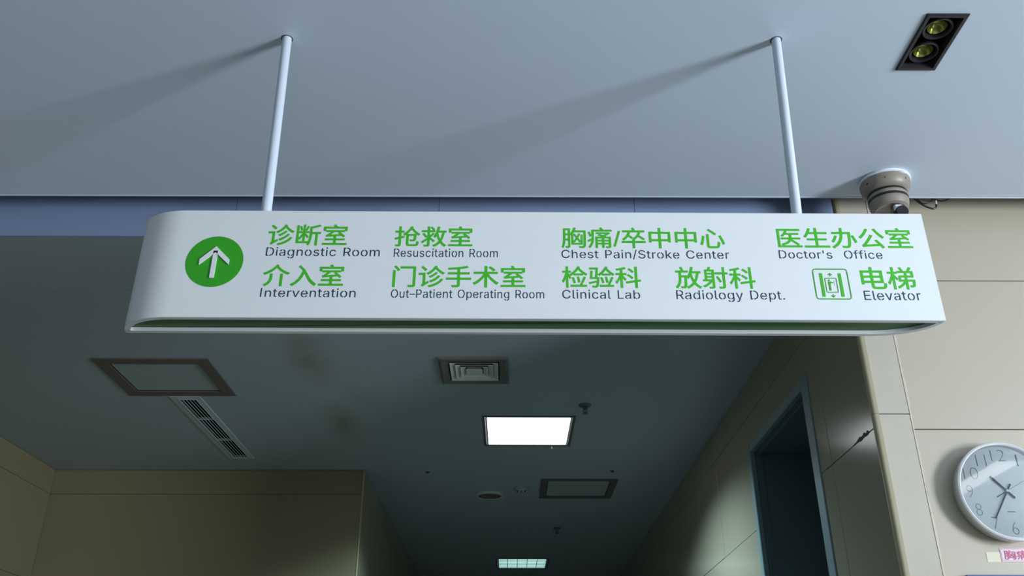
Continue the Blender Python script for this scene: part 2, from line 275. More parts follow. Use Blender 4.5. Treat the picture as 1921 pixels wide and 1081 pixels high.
 'r': (259, ['53,0 53,379 112,379 112,321 115,321 124,339 137,354 152,367 171,377 191,383 213,385 218,385 223,385 229,384 235,384 240,384 243,384 243,322 241,323 236,324 230,324 223,325 215,326 207,326 190,324 174,321 159,315 146,306 135,296 126,284 119,269 115,254 114,237 114,0']),
 's': (365, ['182,-8 157,-7 133,-3 112,3 93,12 76,24 62,38 50,54 41,73 36,94 94,107 101,87 111,72 124,60 141,52 160,47 181,45 206,47 227,53 244,62 258,74 265,88 268,103 266,115 262,126 254,136 243,144 229,150 212,155 149,170 118,180 92,192 72,208 58,227 50,249 47,274 49,295 55,314 65,332 79,347 95,360 115,370 137,378 161,383 187,384 212,383 234,379 254,372 271,363 286,352 299,339 309,324 318,308 324,290 268,277 262,291 254,304 243,316 228,325 210,331 187,333 166,331 147,326 131,317 119,305 111,292 109,277 110,264 115,253 124,243 136,235 152,229 172,223 229,209 261,200 287,187 306,171 320,153 328,131 331,107 329,85 323,65 312,47 298,31 281,18 260,6 236,-2 210,-7']),
 't': (227, ['204,379 204,327 6,327 6,379', '65,471 126,471 126,98 127,83 130,70 136,61 144,55 156,51 170,50 175,50 180,50 185,51 191,52 197,53 202,54 213,2 207,0 200,-2 192,-3 184,-3 176,-4 168,-4 138,-1 113,7 92,21 77,41 68,64 65,93']),
 'u': (410, ['182,-5 158,-3 135,2 115,11 97,23 82,39 69,59 60,82 54,109 53,139 53,379 114,379 114,144 116,117 124,94 137,75 154,61 175,53 200,50 218,51 234,55 249,62 263,71 274,83 283,97 290,113 295,132 296,153 296,379 357,379 357,0 298,0 298,92 307,92 294,60 277,35 257,17 234,5 209,-3']),
 'v': (389, ['163,0 17,379 84,379 165,155 173,132 180,110 187,87 193,64 199,42 206,21 184,21 191,42 197,64 203,87 209,110 216,132 224,155 305,379 371,379 226,0']),
 'y': (389, ['47,-139 61,-86 71,-87 83,-89 94,-90 104,-89 113,-86 122,-81 130,-74 138,-64 145,-51 151,-36 163,-1 17,379 84,379 165,155 173,132 180,109 187,87 193,64 199,42 206,21 184,21 190,42 196,64 202,87 209,110 216,132 224,155 305,379 371,379 204,-58 196,-77 187,-93 177,-107 165,-119 153,-128 139,-136 125,-141 109,-144 91,-145 82,-145 73,-144 65,-143 57,-142 52,-140']),
 '–': (350, ['350,244 350,188 0,188 0,244']),
}

def inside(p, poly):
    c = False
    for (x1, y1), (x2, y2) in zip(poly, poly[1:]+poly[:1]):
        if (y1 > p[1]) != (y2 > p[1]) and p[0] < (x2-x1)*(p[1]-y1)/(y2-y1)+x1: c = not c
    return c
def latin_tris(s, tracking):
    """triangles (x, y, layer) of a line of text; overlapping strokes of one letter go to separate layers"""
    layers = {}
    pen = 0.0
    for ch in s:
        if ch == ' ': pen += 0.27; continue
        adv, loops = GLYPHS[ch]
        L = [[tuple(int(q)/1000 for q in p.split(',')) for p in lp.split()] for lp in loops]
        host = [next((j for j, B in enumerate(L) if j != i and all(inside(p, B) for p in A)), None) for i, A in enumerate(L)]
        k = 0
        for i, A in enumerate(L):
            if host[i] is None:
                layers.setdefault(k, []).append([[(x+pen, y) for x, y in q] for j, q in enumerate(L) if j == i or host[j] == i]); k += 1
        pen += adv/1000+tracking
    tris = []
    for k, shapes in layers.items():
        c = bpy.data.curves.new('lettering_curve', 'CURVE'); c.dimensions = '2D'; c.fill_mode = 'BOTH'
        for sh in shapes:
            for pts in sh:
                sp = c.splines.new('POLY'); sp.points.add(len(pts)-1); sp.use_cyclic_u = True
                for q, (x, y) in zip(sp.points, pts): q.co = (x, y, 0, 1)
        o = bpy.data.objects.new('lettering_curve', c); COL.objects.link(o)
        me = o.evaluated_get(bpy.context.evaluated_depsgraph_get()).to_mesh()
        bm = bmesh.new(); bm.from_mesh(me); o.to_mesh_clear(); bpy.data.objects.remove(o)
        bmesh.ops.triangulate(bm, faces=bm.faces)
        tris += [([(v.co.x, v.co.y) for v in f.verts], k) for f in bm.faces]; bm.free()
    return tris
SLOTS = {'o': .5, 'a': .5, 'e': .52, 'g': .45, 'D': .36, 'R': .38, 'O': .5, 'P': .36, 'd': .45, 'b': .55, 'p': .55}
def stencil_slots(s, tracking):
    pen = 0.0; out = []
    for ch in s:
        if ch == ' ': pen += 0.27; continue
        adv, loops = GLYPHS[ch]
        if ch in SLOTS:
            xs = [int(p.split(',')[0])/1000 for lp in loops for p in lp.split()]; ys = [int(p.split(',')[1])/1000 for lp in loops for p in lp.split()]
            c = pen+min(xs)+(max(xs)-min(xs))*SLOTS[ch]; top = max(ys) if ch not in 'db' else .39; bot = min(ys) if ch not in 'gp' else 0
            out.append((c-.022, c+.022, bot+(top-bot)*.24, top-(top-bot)*.2))
        pen += adv/1000+tracking
    return out
def text_bm(s, x0, x1, z0, z1, y=-0.0003, t=0.0005, bold=0.0, stencil=False, spacing=1.0, slash=False):
    bm = bmesh.new()
    if not stencil:
        c = bpy.data.curves.new('lettering_curve', 'FONT'); c.body = s; c.resolution_u = 4; c.space_character = spacing
        if bold < 0: c.offset = bold
        o = bpy.data.objects.new('lettering_curve', c); COL.objects.link(o)
        me = o.evaluated_get(bpy.context.evaluated_depsgraph_get()).to_mesh()
        bm.from_mesh(me); o.to_mesh_clear(); bpy.data.objects.remove(o)
        bmesh.ops.remove_doubles(bm, verts=bm.verts, dist=1e-5)
    if stencil:             # bridges cut through the bowls, as in stencilled letters
        tris = latin_tris(s, 0.02)
        def clip(poly, ax, val, keep_less):
            res = []; g = (lambda p: val-p[ax]) if keep_less else (lambda p: p[ax]-val)
            for p, q in zip(poly, poly[1:]+poly[:1]):
                if g(p) >= 0: res.append(p)
                if (g(p) > 0 > g(q)) or (g(p) < 0 < g(q)):
                    t_ = g(p)/(g(p)-g(q)); res.append((p[0]+(q[0]-p[0])*t_, p[1]+(q[1]-p[1])*t_))
            return res
        for (ca, cb, ya, yb) in stencil_slots(s, 0.02):
            new = []
            for t_, k in tris:
                if max(p[0] for p in t_) <= ca or min(p[0] for p in t_) >= cb: new.append((t_, k)); continue
                new += [(clip(t_, 0, ca, True), k), (clip(t_, 0, cb, False), k)]
                m_ = clip(clip(clip(clip(t_, 0, ca, False), 0, cb, True), 1, ya, False), 1, yb, True)
                new.append((m_, k))
            tris = [q for q in new if len(q[0]) > 2]
        for t_, k in tris:
            try: bm.faces.new([bm.verts.new((*p, k*.01)) for p in t_])
            except ValueError: pass
        bmesh.ops.remove_doubles(bm, verts=bm.verts, dist=2e-5)
        bmesh.ops.dissolve_degenerate(bm, edges=bm.edges, dist=1e-6)
    xa, xb = min(v.co.x for v in bm.verts), max(v.co.x for v in bm.verts)
    # cap height (ignore descenders) for latin text, full box for chinese
    za, zb = min(v.co.y for v in bm.verts), max(v.co.y for v in bm.verts)
    if stencil: za = 0.0
    if slash:
        zs = [v.co.y for v in bm.verts]
    for v in bm.verts:
        v.co = Vector((x0+(v.co.x-xa)/(xb-xa)*(x1-x0), y-v.co.z*.003, z0+(v.co.y-za)/(zb-za)*(z1-z0)))
    if bold > 0:            # heavier strokes: the outline swept round a small circle
        w = bold*(z1-z0); base = bm.copy(); bm.clear()
        tmp = bpy.data.meshes.new('tmp'); base.to_mesh(tmp); base.free()
        for k in range(10):
            n0 = len(bm.verts); bm.from_mesh(tmp); bm.verts.ensure_lookup_table()
            dx, dz = (w*math.cos(k*PI/5), w*math.sin(k*PI/5))
            for v in bm.verts[n0:]: v.co += Vector((dx, -k*2e-5, dz))
        bpy.data.meshes.remove(tmp)
    r = bmesh.ops.extrude_face_region(bm, geom=bm.faces[:])
    for v in [g for g in r['geom'] if isinstance(g, bmesh.types.BMVert)]: v.co.y += t
    return bm

H1, H2 = CAM+1.745, CAM+1.65           # hall and corridor ceiling heights
YF = 2.84                              # the wall plane in which the corridor opens
XR, XL, XA, YE = 1.206, -0.97, -3.04, 5.965   # corridor right / left faces, alcove left face, end wall

# ------------------------------------------------------------------ structure
struct('floor', box(-5.2, 5.2, -4.2, 14.2, -0.12, 0), M['floor'])
# hall ceiling, with the downlight cut-out
DL = (1.113, 1.227, 1.813, 2.037)
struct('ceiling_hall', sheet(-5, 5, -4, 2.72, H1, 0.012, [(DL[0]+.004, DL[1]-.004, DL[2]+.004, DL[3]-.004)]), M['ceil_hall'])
struct('trim_1', box(-5, 5, 2.716, 2.722, H1-0.0015, H1+0.05), M['ceil_hall'])
# corridor ceiling with its cut-outs
L1 = (-0.152, 0.374, 4.834, 5.395); L2 = (-0.128, 0.398, 9.15, 9.70)
HA = (-2.0, -1.44, 4.0, 4.508); HB = (0.222, 0.757, 6.17, 6.71)
SG = (-1.80, -1.638, 4.53, 5.685); VT = (-0.340, -0.003, 3.973, 4.312)
inset = lambda r, d: (r[0]+d, r[1]-d, r[2]+d, r[3]-d)
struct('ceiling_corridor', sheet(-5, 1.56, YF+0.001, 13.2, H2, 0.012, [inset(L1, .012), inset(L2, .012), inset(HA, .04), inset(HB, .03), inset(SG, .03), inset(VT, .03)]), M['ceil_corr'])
struct('ceiling_slab', box(-5.2, 5.2, -4.2, 14.2, CAM+2.2, CAM+2.35), M['slab'])
struct('trim_2', box(-3.03, -0.3, 3.2575, 3.2615, H2-0.0008, H2+0.002), M['hatch'])

# lintel over the opening: a backing beam faced with three painted boards
lin = struct('wall_lintel', box(-5, XR+.006, YF+0.010, YF+0.09, H2+0.001, CAM+2.2), M['lintel_gap'])
for a, b in ((-5, -2.2), (-2.2, -1.008), (-1.008, -0.261), (-0.261, 0.461), (0.461, XR-0.012)):
    obj('lintel_board', box(a+.0008, b-.0008, YF, YF+0.010, H2-0.001, CAM+2.19), M['lintel'], lin)

# front wall to the right of the opening
wf = struct('wall_front_right', box(XR+.24, 5, YF+0.012, YF+0.2, 0, CAM+2.2), M['grout'])
bx_ = bmesh.new(); bx(bx_, XR+.012, XR+.24, YF+0.012, YF+0.11, 0, CAM+2.2); obj('backing', bx_, M['grout'], wf)
zt = [0, 0.47, 0.978-0.55, 0.978, 1.528, 2.2]
zs = [CAM+0.978-0.55*k for k in range(3, -1, -1)]+[CAM+1.528, CAM+2.19]
zs = [0.0]+zs
for a, b in zip(zs, zs[1:]):
    if b-a > .03: obj('tile', box(1.2175, 1.3225, YF, YF+0.012, a+.0012, b-.0012, bev=.0008), M['tile_front'], wf)
pz = [0.0]+[CAM+0.925-0.548*k for k in range(3, 0, -1)]+[CAM+0.925, CAM+1.473, CAM+2.021, CAM+2.19]
for a, b in zip(pz, pz[1:]):
    for xa, xb in ((1.3250, 2.83), (2.834, 4.99)):
        if b-a > .03: obj('panel', box(xa, xb, YF-0.001, YF+0.012, a+.0016, b-.0016, bev=.0008), M['panel'], wf)
# smeared line of caulk between the tile strip and the panels
bm = bmesh.new(); N = 60; va = []; vb = []
for i in range(N+1):
    z = CAM-1.44+i*(3.6/N); w = 0.0020+0.0018*math.sin(i*1.7)+0.0012*math.sin(i*.63)
    va.append(((1.3212, z), (1.3252+w, z)))
for (a, b), (c, d) in zip(va, va[1:]):
    f = [bm.verts.new((p[0], YF-.0016, p[1])) for p in (a, b, d, c)]; bm.faces.new(f)
bmesh.ops.remove_doubles(bm, verts=bm.verts, dist=1e-5)
r = bmesh.ops.extrude_face_region(bm, geom=bm.faces[:])
for v in [g for g in r['geom'] if isinstance(g, bmesh.types.BMVert)]: v.co.y += .006
obj('caulk_line', bm, M['caulk'], wf)

# rounded corner bead, in lengths that meet at the tile joints
bead = bpy.data.objects.new('trim_3', None); COL.objects.link(bead); bead['kind'] = 'structure'
prof = [(XR-.009, YF+.012)]
for k in range(9):
    a = k/8*PI/2; prof.append((XR+.003-.012*math.cos(a), YF+.006-.012*math.sin(a)))
prof += [(XR+.0115, YF-.006), (XR+.0115, YF+.012)]
for a, b in zip(zs, zs[1:]):
    if b-a < .03: continue
    bm = bmesh.new(); lo = [bm.verts.new((x, y, a+.0006)) for x, y in prof]; hi = [bm.verts.new((x, y, b-.0006)) for x, y in prof]
    bm.faces.new(lo); bm.faces.new(hi[::-1])
    for i in range(len(prof)): bm.faces.new((lo[i], lo[(i+1) % len(prof)], hi[(i+1) % len(prof)], hi[i]))
    obj('bead_length', bm, M['bead'], bead, smooth=True)

# corridor right wall with the door opening
D0, D1, DT = 3.425, 4.430, CAM+1.353
bm = bmesh.new()
bx(bm, XR+.012, XR+.34, YF+.11, D0+.02, 0, CAM+2.19); bx(bm, XR+.012, XR+.34, D1-.02, 13.2, 0, CAM+2.19); bx(bm, XR+.012, XR+.34, D0+.02, D1-.02, DT-.02, CAM+2.19)
wr = struct('wall_corridor_right', bm, M['grout'])
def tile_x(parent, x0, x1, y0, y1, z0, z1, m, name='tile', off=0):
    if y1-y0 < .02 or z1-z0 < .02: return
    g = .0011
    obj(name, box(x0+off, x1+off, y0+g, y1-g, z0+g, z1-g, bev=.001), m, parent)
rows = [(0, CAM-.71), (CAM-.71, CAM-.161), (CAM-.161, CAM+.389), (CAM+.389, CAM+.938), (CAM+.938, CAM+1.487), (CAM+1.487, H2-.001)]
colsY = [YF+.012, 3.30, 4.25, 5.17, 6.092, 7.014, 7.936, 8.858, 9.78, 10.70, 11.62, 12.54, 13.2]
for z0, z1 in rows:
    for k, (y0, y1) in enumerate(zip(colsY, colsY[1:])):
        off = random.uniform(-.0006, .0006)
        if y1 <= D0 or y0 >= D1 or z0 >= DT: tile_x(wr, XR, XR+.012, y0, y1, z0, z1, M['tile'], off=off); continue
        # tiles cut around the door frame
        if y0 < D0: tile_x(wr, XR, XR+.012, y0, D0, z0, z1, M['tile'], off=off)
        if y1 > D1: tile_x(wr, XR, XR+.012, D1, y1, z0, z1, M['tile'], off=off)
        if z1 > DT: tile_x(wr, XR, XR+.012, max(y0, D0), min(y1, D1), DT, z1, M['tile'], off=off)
# chipped edge of the tile next to the corner, filled with grey mortar
chip = [(2.905, .9385), (2.925, .949), (2.94, .943), (2.955, .951), (2.975, .944), (3.0, .949), (3.03, .942), (3.07, .9395), (3.02, .9365), (2.99, .932), (2.965, .936), (2.93, .933)]
bm = bmesh.new(); vs_ = [bm.verts.new((XR-.0012, y, CAM+z)) for y, z in chip]; bm.faces.new(vs_)
r = bmesh.ops.extrude_face_region(bm, geom=bm.faces[:])
for v in [g for g in r['geom'] if isinstance(g, bmesh.types.BMVert)]: v.co.x += .004
o = obj('chipped_edge', bm, M['slab'], wr); o['label'] = 'dark broken patch on the tile joint'

# door 1: metal frame, deep lining, closed leaf at the back of the lining
d1 = bpy.data.objects.new('door_1', None); COL.objects.link(d1); d1['kind'] = 'structure'
fw = .046
bm = bmesh.new()
bx(bm, XR-.006, XR+.02, D0, D0+fw+.03, 0, DT, bev=.003)
bx(bm, XR-.006, XR+.02, D1-fw, D1, 0, DT, bev=.003)
bx(bm, XR-.0059, XR+.02, D0+fw+.03, D1-fw, DT-fw, DT-.0001, bev=.003)
obj('frame', bm, M['teal'], d1)
bm = bmesh.new()
bx(bm, XR+.02, XR+.34, D0+.02, D0+fw+.03+.001, 0, DT-.02); bx(bm, XR+.02, XR+.34, D1-fw-.001, D1-.02, 0, DT-.02)
bx(bm, XR+.02, XR+.34, D0+fw+.03, D1-fw, DT-fw-.001, DT-.02)
obj('lining', bm, M['teal_dark'], d1)
bm = bmesh.new()      # raised door stop that runs round the lining
bx(bm, XR+.035, XR+.050, D1-fw-.007, D1-fw-.001, 0, DT-fw-.001); bx(bm, XR+.035, XR+.05, D0+fw+.03, D1-fw-.014, DT-fw-.014, DT-fw-.001)
obj('door_stop', bm, M['teal_dark'], d1)
lf = obj('leaf', box(XR+.29, XR+.33, D0+fw+.032, D1-fw-.002, .01, DT-fw-.003, bev=.002), M['teal_dark'], d1)
bm = tube(spline([(XR+.29, D0+.16, 1.05), (XR+.25, D0+.16, 1.05), (XR+.245, D0+.19, 1.05), (XR+.245, D0+.28, 1.05)], 4), .009)
obj('handle', bm, M['steel'], lf, smooth=True)

# walls farther in: alcove left wall, end wall, narrow corridor's left wall and its end
wa = struct('wall_alcove_left', box(XA-.2, XA-.012, YF+.2, YE+.1, 0, CAM+2.19), M['grout'])
we = struct('wall_alcove_end', box(XA-.2, XL-.012, YE+.012, YE+.16, 0, CAM+2.19), M['grout'])
wl = struct('wall_corridor_left', box(XL-.15, XL-.012, YE+.16, 13.2, 0, CAM+2.19), M['grout'])
for z0, z1 in rows:
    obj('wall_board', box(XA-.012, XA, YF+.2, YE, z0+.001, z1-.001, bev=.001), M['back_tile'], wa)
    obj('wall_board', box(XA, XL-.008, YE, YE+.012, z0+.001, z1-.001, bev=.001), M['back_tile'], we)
    for y0, y1 in zip([YE+.012]+colsY[5:], colsY[5:]):
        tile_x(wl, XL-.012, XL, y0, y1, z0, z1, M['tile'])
obj('corner_strip', box(XL-.008, XL+.001, YE-.003, YE+.012, 0, H2-.001, bev=.002), M['bead'], we)
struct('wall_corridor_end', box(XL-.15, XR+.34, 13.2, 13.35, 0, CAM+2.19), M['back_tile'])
struct('wall_front_left', box(-5, XA, YF+.012, YF+.2, 0, H2), M['hall'])
struct('wall_hall_left', box(-5.2, -5, -4.2, YF+.2, 0, CAM+2.2), M['hall'])
bm = bmesh.new()
bx(bm, 5, 5.2, -.15, YF+.2, 0, CAM+2.2); bx(bm, 5, 5.2, -4.2, -1.65, 0, CAM+2.2); bx(bm, 5, 5.2, -1.65, -.15, 0, .9); bx(bm, 5, 5.2, -1.65, -.15, 2.6, CAM+2.2)
struct('wall_hall_right', bm, M['hall'])
bm = bmesh.new()
bx(bm, -5, -.9, -4.2, -4, 0, CAM+2.2); bx(bm, 2.7, 5, -4.2, -4, 0, CAM+2.2); bx(bm, -.9, 2.7, -4.2, -4, 0, .65); bx(bm, -.9, 2.7, -4.2, -4, 2.55, CAM+2.2)
struct('wall_hall_back', bm, M['hall'])
bm = bmesh.new()
for y in (-1.65, -.19): bx(bm, 5.04, 5.10, y, y+.04, .9, 2.6)
for z in (.9, 2.56): bx(bm, 5.041, 5.099, -1.65, -.15, z, z+.04)
struct('window_1', bm, M['steel'])
bm = bmesh.new()
for x in (-.9, .27, 1.44, 2.64): bx(bm, x, x+.06, -4.10, -4.04, .65, 2.55)
for z in (.65, 2.49): bx(bm, -.9, 2.7, -4.099, -4.041, z, z+.06)
struct('window_added', bm, M['steel'])  # unseen back window, added to carry the weak fill lamp

# ------------------------------------------------------------------ the hanging sign
SX0, SX1, SY, SD, SZ0, SZ1 = -0.904, 0.9925, 1.86, 0.09, CAM+0.8655, CAM+1.150
sg = thing('hanging_sign', 'long white hospital direction sign with green Chinese and navy English lettering, hung from two rods', 'sign', (0.04, SY, SZ0))
sg.rotation_euler = (0, math.radians(0.15), 0)
ox, oz = 0.04, SZ0
AL, AR = 0.125, 0.15
out = []
for k in range(15):
    t = k/14*PI/2; out.append((SX0+AL*(1-math.cos(t)), SD*(1-math.sin(t))))
for k in range(15):
    t = k/14*PI/2; out.append((SX1-AR*(1-math.cos(t)), SD*math.sin(t)))
def offset(poly, w):
    n = len(poly); res = []
    for i in range(n):
        a, b, c = Vector(poly[i-1]), Vector(poly[i]), Vector(poly[(i+1) % n])
        d1_, d2_ = (b-a).normalized(), (c-b).normalized()
        n1, n2 = Vector((-d1_.y, d1_.x)), Vector((-d2_.y, d2_.x))
        m = (n1+n2).normalized(); res.append(tuple(b+m*(w/max(.35, m.dot(n1)))))
    return res
out = [(x-ox, y) for x, y in out]
inn = offset(out, .0135)
HS = SZ1-SZ0; RD = .012
def strip(bm, A, za, B, zb):
    a = [bm.verts.new((x, y, za)) for x, y in A]; b = [bm.verts.new((x, y, zb)) for x, y in B]; n = len(A)
    for i in range(n): bm.faces.new((a[i], a[(i+1) % n], b[(i+1) % n], b[i]))
bm = bmesh.new()
ed = offset(out, .0012)
strip(bm, ed, 0, out, .0012); strip(bm, out, .0012, out, HS-.0012); strip(bm, out, HS-.0012, ed, HS)
strip(bm, ed, 0, inn, 0); strip(bm, inn, 0, inn, RD+.002)
bm.faces.new([bm.verts.new((x, y, HS)) for x, y in ed])
bm.faces.new([bm.verts.new((x, y, RD+.002)) for x, y in inn])
bmesh.ops.remove_doubles(bm, verts=bm.verts, dist=1e-6)
obj('housing', bm, M['white'], sg, smooth=True)
bm = bmesh.new(); ii = offset(out, .0137)
strip(bm, ii, RD-.003, ii, RD+.001); bm.faces.new([bm.verts.new((x, y, RD-.003)) for x, y in ii]); bm.faces.new([bm.verts.new((x, y, RD+.001)) for x, y in ii])
bmesh.ops.remove_doubles(bm, verts=bm.verts, dist=1e-6)
o = obj('underside_panel', bm, M['shaded_green'], sg); o['label'] = 'green panel recessed in the underside, shade put into its colour'

def F(x, z): return (x-ox, z+CAM-oz)    # sign-face metres -> sign local
TXT = [
 ('诊断室', -0.5738, -0.3870, 1.0555, 1.1125), ('Diagnostic Room', -0.5739, -0.3062, 1.0267, 1.0500),
 ('介入室', -0.5726, -0.3860, 0.9472, 1.0034), ('Interventation', -0.5736, -0.3541, 0.9189, 0.9417),
 ('抢救室', -0.2729, -0.0894, 1.0530, 1.1079), ('Resuscitation Room', -0.2730, -0.0282, 1.0248, 1.0475),
 ('门诊手术室', -0.2709, 0.0360, 0.9453, 1.0013), ('Out–Patient Operating Room', -0.2730, 0.0797, 0.9175, 0.9393),
 ('胸痛/卒中中心', 0.1233, 0.5097, 1.0501, 1.1055), ('Chest Pain/Stroke Center', 0.1218, 0.5168, 1.0224, 1.0453),
 ('检验科', 0.1224, 0.3044, 0.9449, 1.0000), ('Clinical Lab', 0.1213, 0.3004, 0.9166, 0.9393),
 ('放射科', 0.3855, 0.5704, 0.9434, 0.9993), ('Radiology Dept.', 0.3840, 0.6335, 0.9156, 0.9390),
 ('医生办公室', 0.6366, 0.9549, 1.0510, 1.1066), ("Doctor's  Office", 0.6343, 0.8781, 1.0231, 1.0457),
 ('电梯', 0.8177, 0.9420, 0.9424, 1.0000), ('Elevator', 0.8168, 0.9472, 0.9145, 0.9383)]
tilt = math.tan(math.radians(0.15))
for s, x0, x1, z0, z1 in TXT:
    cn = ord(s[0]) > 1000; dz = tilt*((x0+x1)/2-ox)
    a, b = F(x0, z0+dz), F(x1, z1+dz)
    bm = text_bm(s, a[0], b[0], a[1], b[1], bold=0.013 if cn else 0.0, stencil=not cn, spacing=1.0 if cn else 1.06)
    o = obj('chinese_lettering' if cn else 'english_lettering', bm, M['letter_green'] if cn else M['navy'], sg)
    o['label'] = ('green Chinese lettering reading ' if cn else 'navy lettering reading ')+s

# arrow roundel
cx, cz = F(-0.6915, 1.0115-0.0018)
poly = [(cx+.0672*math.cos(2*PI*k/72), cz+.0672*math.sin(2*PI*k/72)) for k in range(72)]
disc = obj('arrow_disc', prism_xz(poly, -.0006, .0004), M['sign_green'], sg); disc['label'] = 'green disc with a white upward arrow'
tz = cz+.0390
ar = [(cx, tz), (cx+.0345, tz-.0345), (cx+.0345, tz-.0485), (cx+.0050, tz-.0205), (cx+.0050, tz-.0835), (cx-.0050, tz-.0835), (cx-.0050, tz-.0205), (cx-.0345, tz-.0485), (cx-.0345, tz-.0345)]
bm = bmesh.new()
for q in ([ar[0], ar[1], ar[2], (cx, tz-.0157)], [ar[0], (cx, tz-.0157), ar[7], ar[8]], [(cx+.005, tz-.012), ar[4], ar[5], (cx-.005, tz-.012)]):
    prism_xz(q, -.0036, -.0004, bm)
obj('arrow', bm, M['white'], disc)

# lift pictogram
x0, z1 = F(0.7062, 0.9978); x1, z0 = F(0.7880, 0.9175)
bm = bmesh.new()
def arc_seg(cx, cz, r, w, a0, a1, n=6):
    for k in range(n):
        t0, t1 = a0+(a1-a0)*k/n, a0+(a1-a0)*(k+1)/n
        prism_xz([(cx+(r+w)*math.cos(t0), cz+(r+w)*math.sin(t0)), (cx+(r+w)*math.cos(t1), cz+(r+w)*math.sin(t1)), (cx+r*math.cos(t1), cz+r*math.sin(t1)), (cx+r*math.cos(t0), cz+r*math.sin(t0))], -.0008, .0004, bm)
def rect(a, b, c, d, bm): prism_xz([(a, c), (b, c), (b, d), (a, d)], -.0008, .0004, bm)
lw = .0026; rr = .007
rect(x0+rr, x1-rr, z1-lw, z1, bm); rect(x0+rr, x1-rr, z0, z0+lw, bm)
rect(x0, x0+lw*.8, z0+rr, z1-rr, bm); rect(x1-lw*.8, x1, z0+rr, z1-rr, bm)
for qx, qz, a0 in ((x1-rr, z1-rr, 0), (x0+rr, z1-rr, PI/2), (x0+rr, z0+rr, PI), (x1-rr, z0+rr, 1.5*PI)): arc_seg(qx, qz, rr-lw, lw*.9, a0+.18, a0+PI/2-.18)
ic = obj('lift_pictogram', bm, M['sign_green'], sg); ic['label'] = 'green outlined square with a passenger in a lift'
for bx0 in (.7214, .7650):
    bm = bmesh.new(); a = F(bx0, .9855); rect(a[0], a[0]+.0068, F(0, .9247)[1], a[1], bm)
    obj('door_bar', bm, M['letter_green'], ic)
bm = bmesh.new()
bl, br_, bt, bb = F(.7322, 0)[0], F(.7598, 0)[0], F(0, .9735)[1], F(0, .9355)[1]
rect(bl+.002, br_-.002, bt-.0017, bt, bm); rect(bl+.002, br_-.002, bb, bb+.0017, bm)
rect(bl, bl+.0014, bb+.0005, bt-.001, bm); rect(br_-.0014, br_, bb+.0005, bt-.001, bm)
ac = (bl+br_)/2
for s_, zt_ in ((1, F(0, .9865)[1]), (-1, F(0, .9225)[1])):
    prism_xz([(ac, zt_), (ac+.0052, zt_-s_*.0050), (ac+.0036, zt_-s_*.0058), (ac, zt_-s_*.0024)], -.0008, .0004, bm)
    prism_xz([(ac, zt_), (ac, zt_-s_*.0024), (ac-.0036, zt_-s_*.0058), (ac-.0052, zt_-s_*.0050)], -.0008, .0004, bm)
    rect(ac-.0008, ac+.0008, min(zt_-s_*.002, zt_-s_*.0088), max(zt_-s_*.002, zt_-s_*.0088), bm)
obj('lift_car', bm, M['sign_green'], ic)
bm = bmesh.new(); px_ = F(.7418, 0)[0]; hz = F(0, .9672)[1]
prism_xz([(px_+.0020*math.cos(k*PI/8), hz+.0020*math.sin(k*PI/8)) for k in range(16)], -.0008, .0004, bm)
prism_xz([(px_-.0028, hz-.0033), (px_+.0026, hz-.0033), (px_+.0092, hz-.0058), (px_+.0088, hz-.0072), (px_+.0026, hz-.0068), (px_+.0024, hz-.0130), (px_-.0026, hz-.0130)], -.0008, .0004, bm)
rect(px_-.0022, px_-.0004, hz-.0265, hz-.0135, bm); rect(px_+.0003, px_+.0021, hz-.0265, hz-.0135, bm)
for k in range(4): rect(px_+.0112, px_+.0122, hz-.0030-.0034*k, hz-.0012-.0034*k, bm)
obj('passenger_figure', bm, M['sign_green'], ic)

# rods
for nm, p0, p1, lab in (('left', (-.617, 1.918, H1), (-.6015, 1.9085, SZ1-.002), 'white round hanging rod above the left end of the sign'), ('right', (.737, 1.918, H1), (.7095, 1.9085, SZ1-.003), 'white round hanging rod above the right end of the sign')):
    r = thing('hanging_rod', lab, 'rod', p0, group='rods holding the sign')
    a, b = Vector(p0), Vector(p1); 
    bm = tube([Vector((0, 0, .004)), b-a], .0128, 24); obj('tube', bm, M['rod'], r, smooth=True)
    bm = lathe([(.0132, -.0006), (.0165, -.0006), (.0165, .003), (.0132, .003), (.0132, -.0006)], 24); obj('ceiling_ring', bm, M['frame_grey'], r, smooth=True)
    d = b-a; bm = lathe([(.0130, .0005), (.017, .0005), (.017, .004), (.0145, .006), (.0130, .006), (.0130, .0005)], 24, center=d+Vector((0, 0, .0015))); obj('foot_collar', bm, M['rod'], r, smooth=True)

# ------------------------------------------------------------------ double downlight
dl = thing('downlight', 'black rectangular twin downlight recessed in the pale hall ceiling', 'downlight', ((DL[0]+DL[1])/2, (DL[2]+DL[3])/2, H1))
hx, hy = (DL[1]-DL[0])/2, (DL[3]-DL[2])/2
bm = bmesh.new()
def rring(bm, ax, ay, az, bx_, by, bz):
    A = [bm.verts.new((sx*ax, sy*ay, az)) for sx, sy in ((-1, -1), (1, -1), (1, 1), (-1, 1))]
    B = [bm.verts.new((sx*bx_, sy*by, bz)) for sx, sy in ((-1, -1), (1, -1), (1, 1), (-1, 1))]
    for i in range(4): bm.faces.new((A[i], A[(i+1) % 4], B[(i+1) % 4], B[i]))
rring(bm, hx, hy, .0005, hx, hy, -.004); rring(bm, hx, hy, -.004, hx-.003, hy-.003, -.0055)
rring(bm, hx-.003, hy-.003, -.0055, hx-.011, hy-.011, -.0055); rring(bm, hx-.011, hy-.011, -.0055, hx-.016, hy-.016, .014)
bmesh.ops.remove_doubles(bm, verts=bm.verts, dist=1e-6)
obj('frame', bm, M['bezel'], dl)
bm = bmesh.new(); rring(bm, hx-.0155, hy-.0155, .015, hx-.0155, hy-.0155, .10)
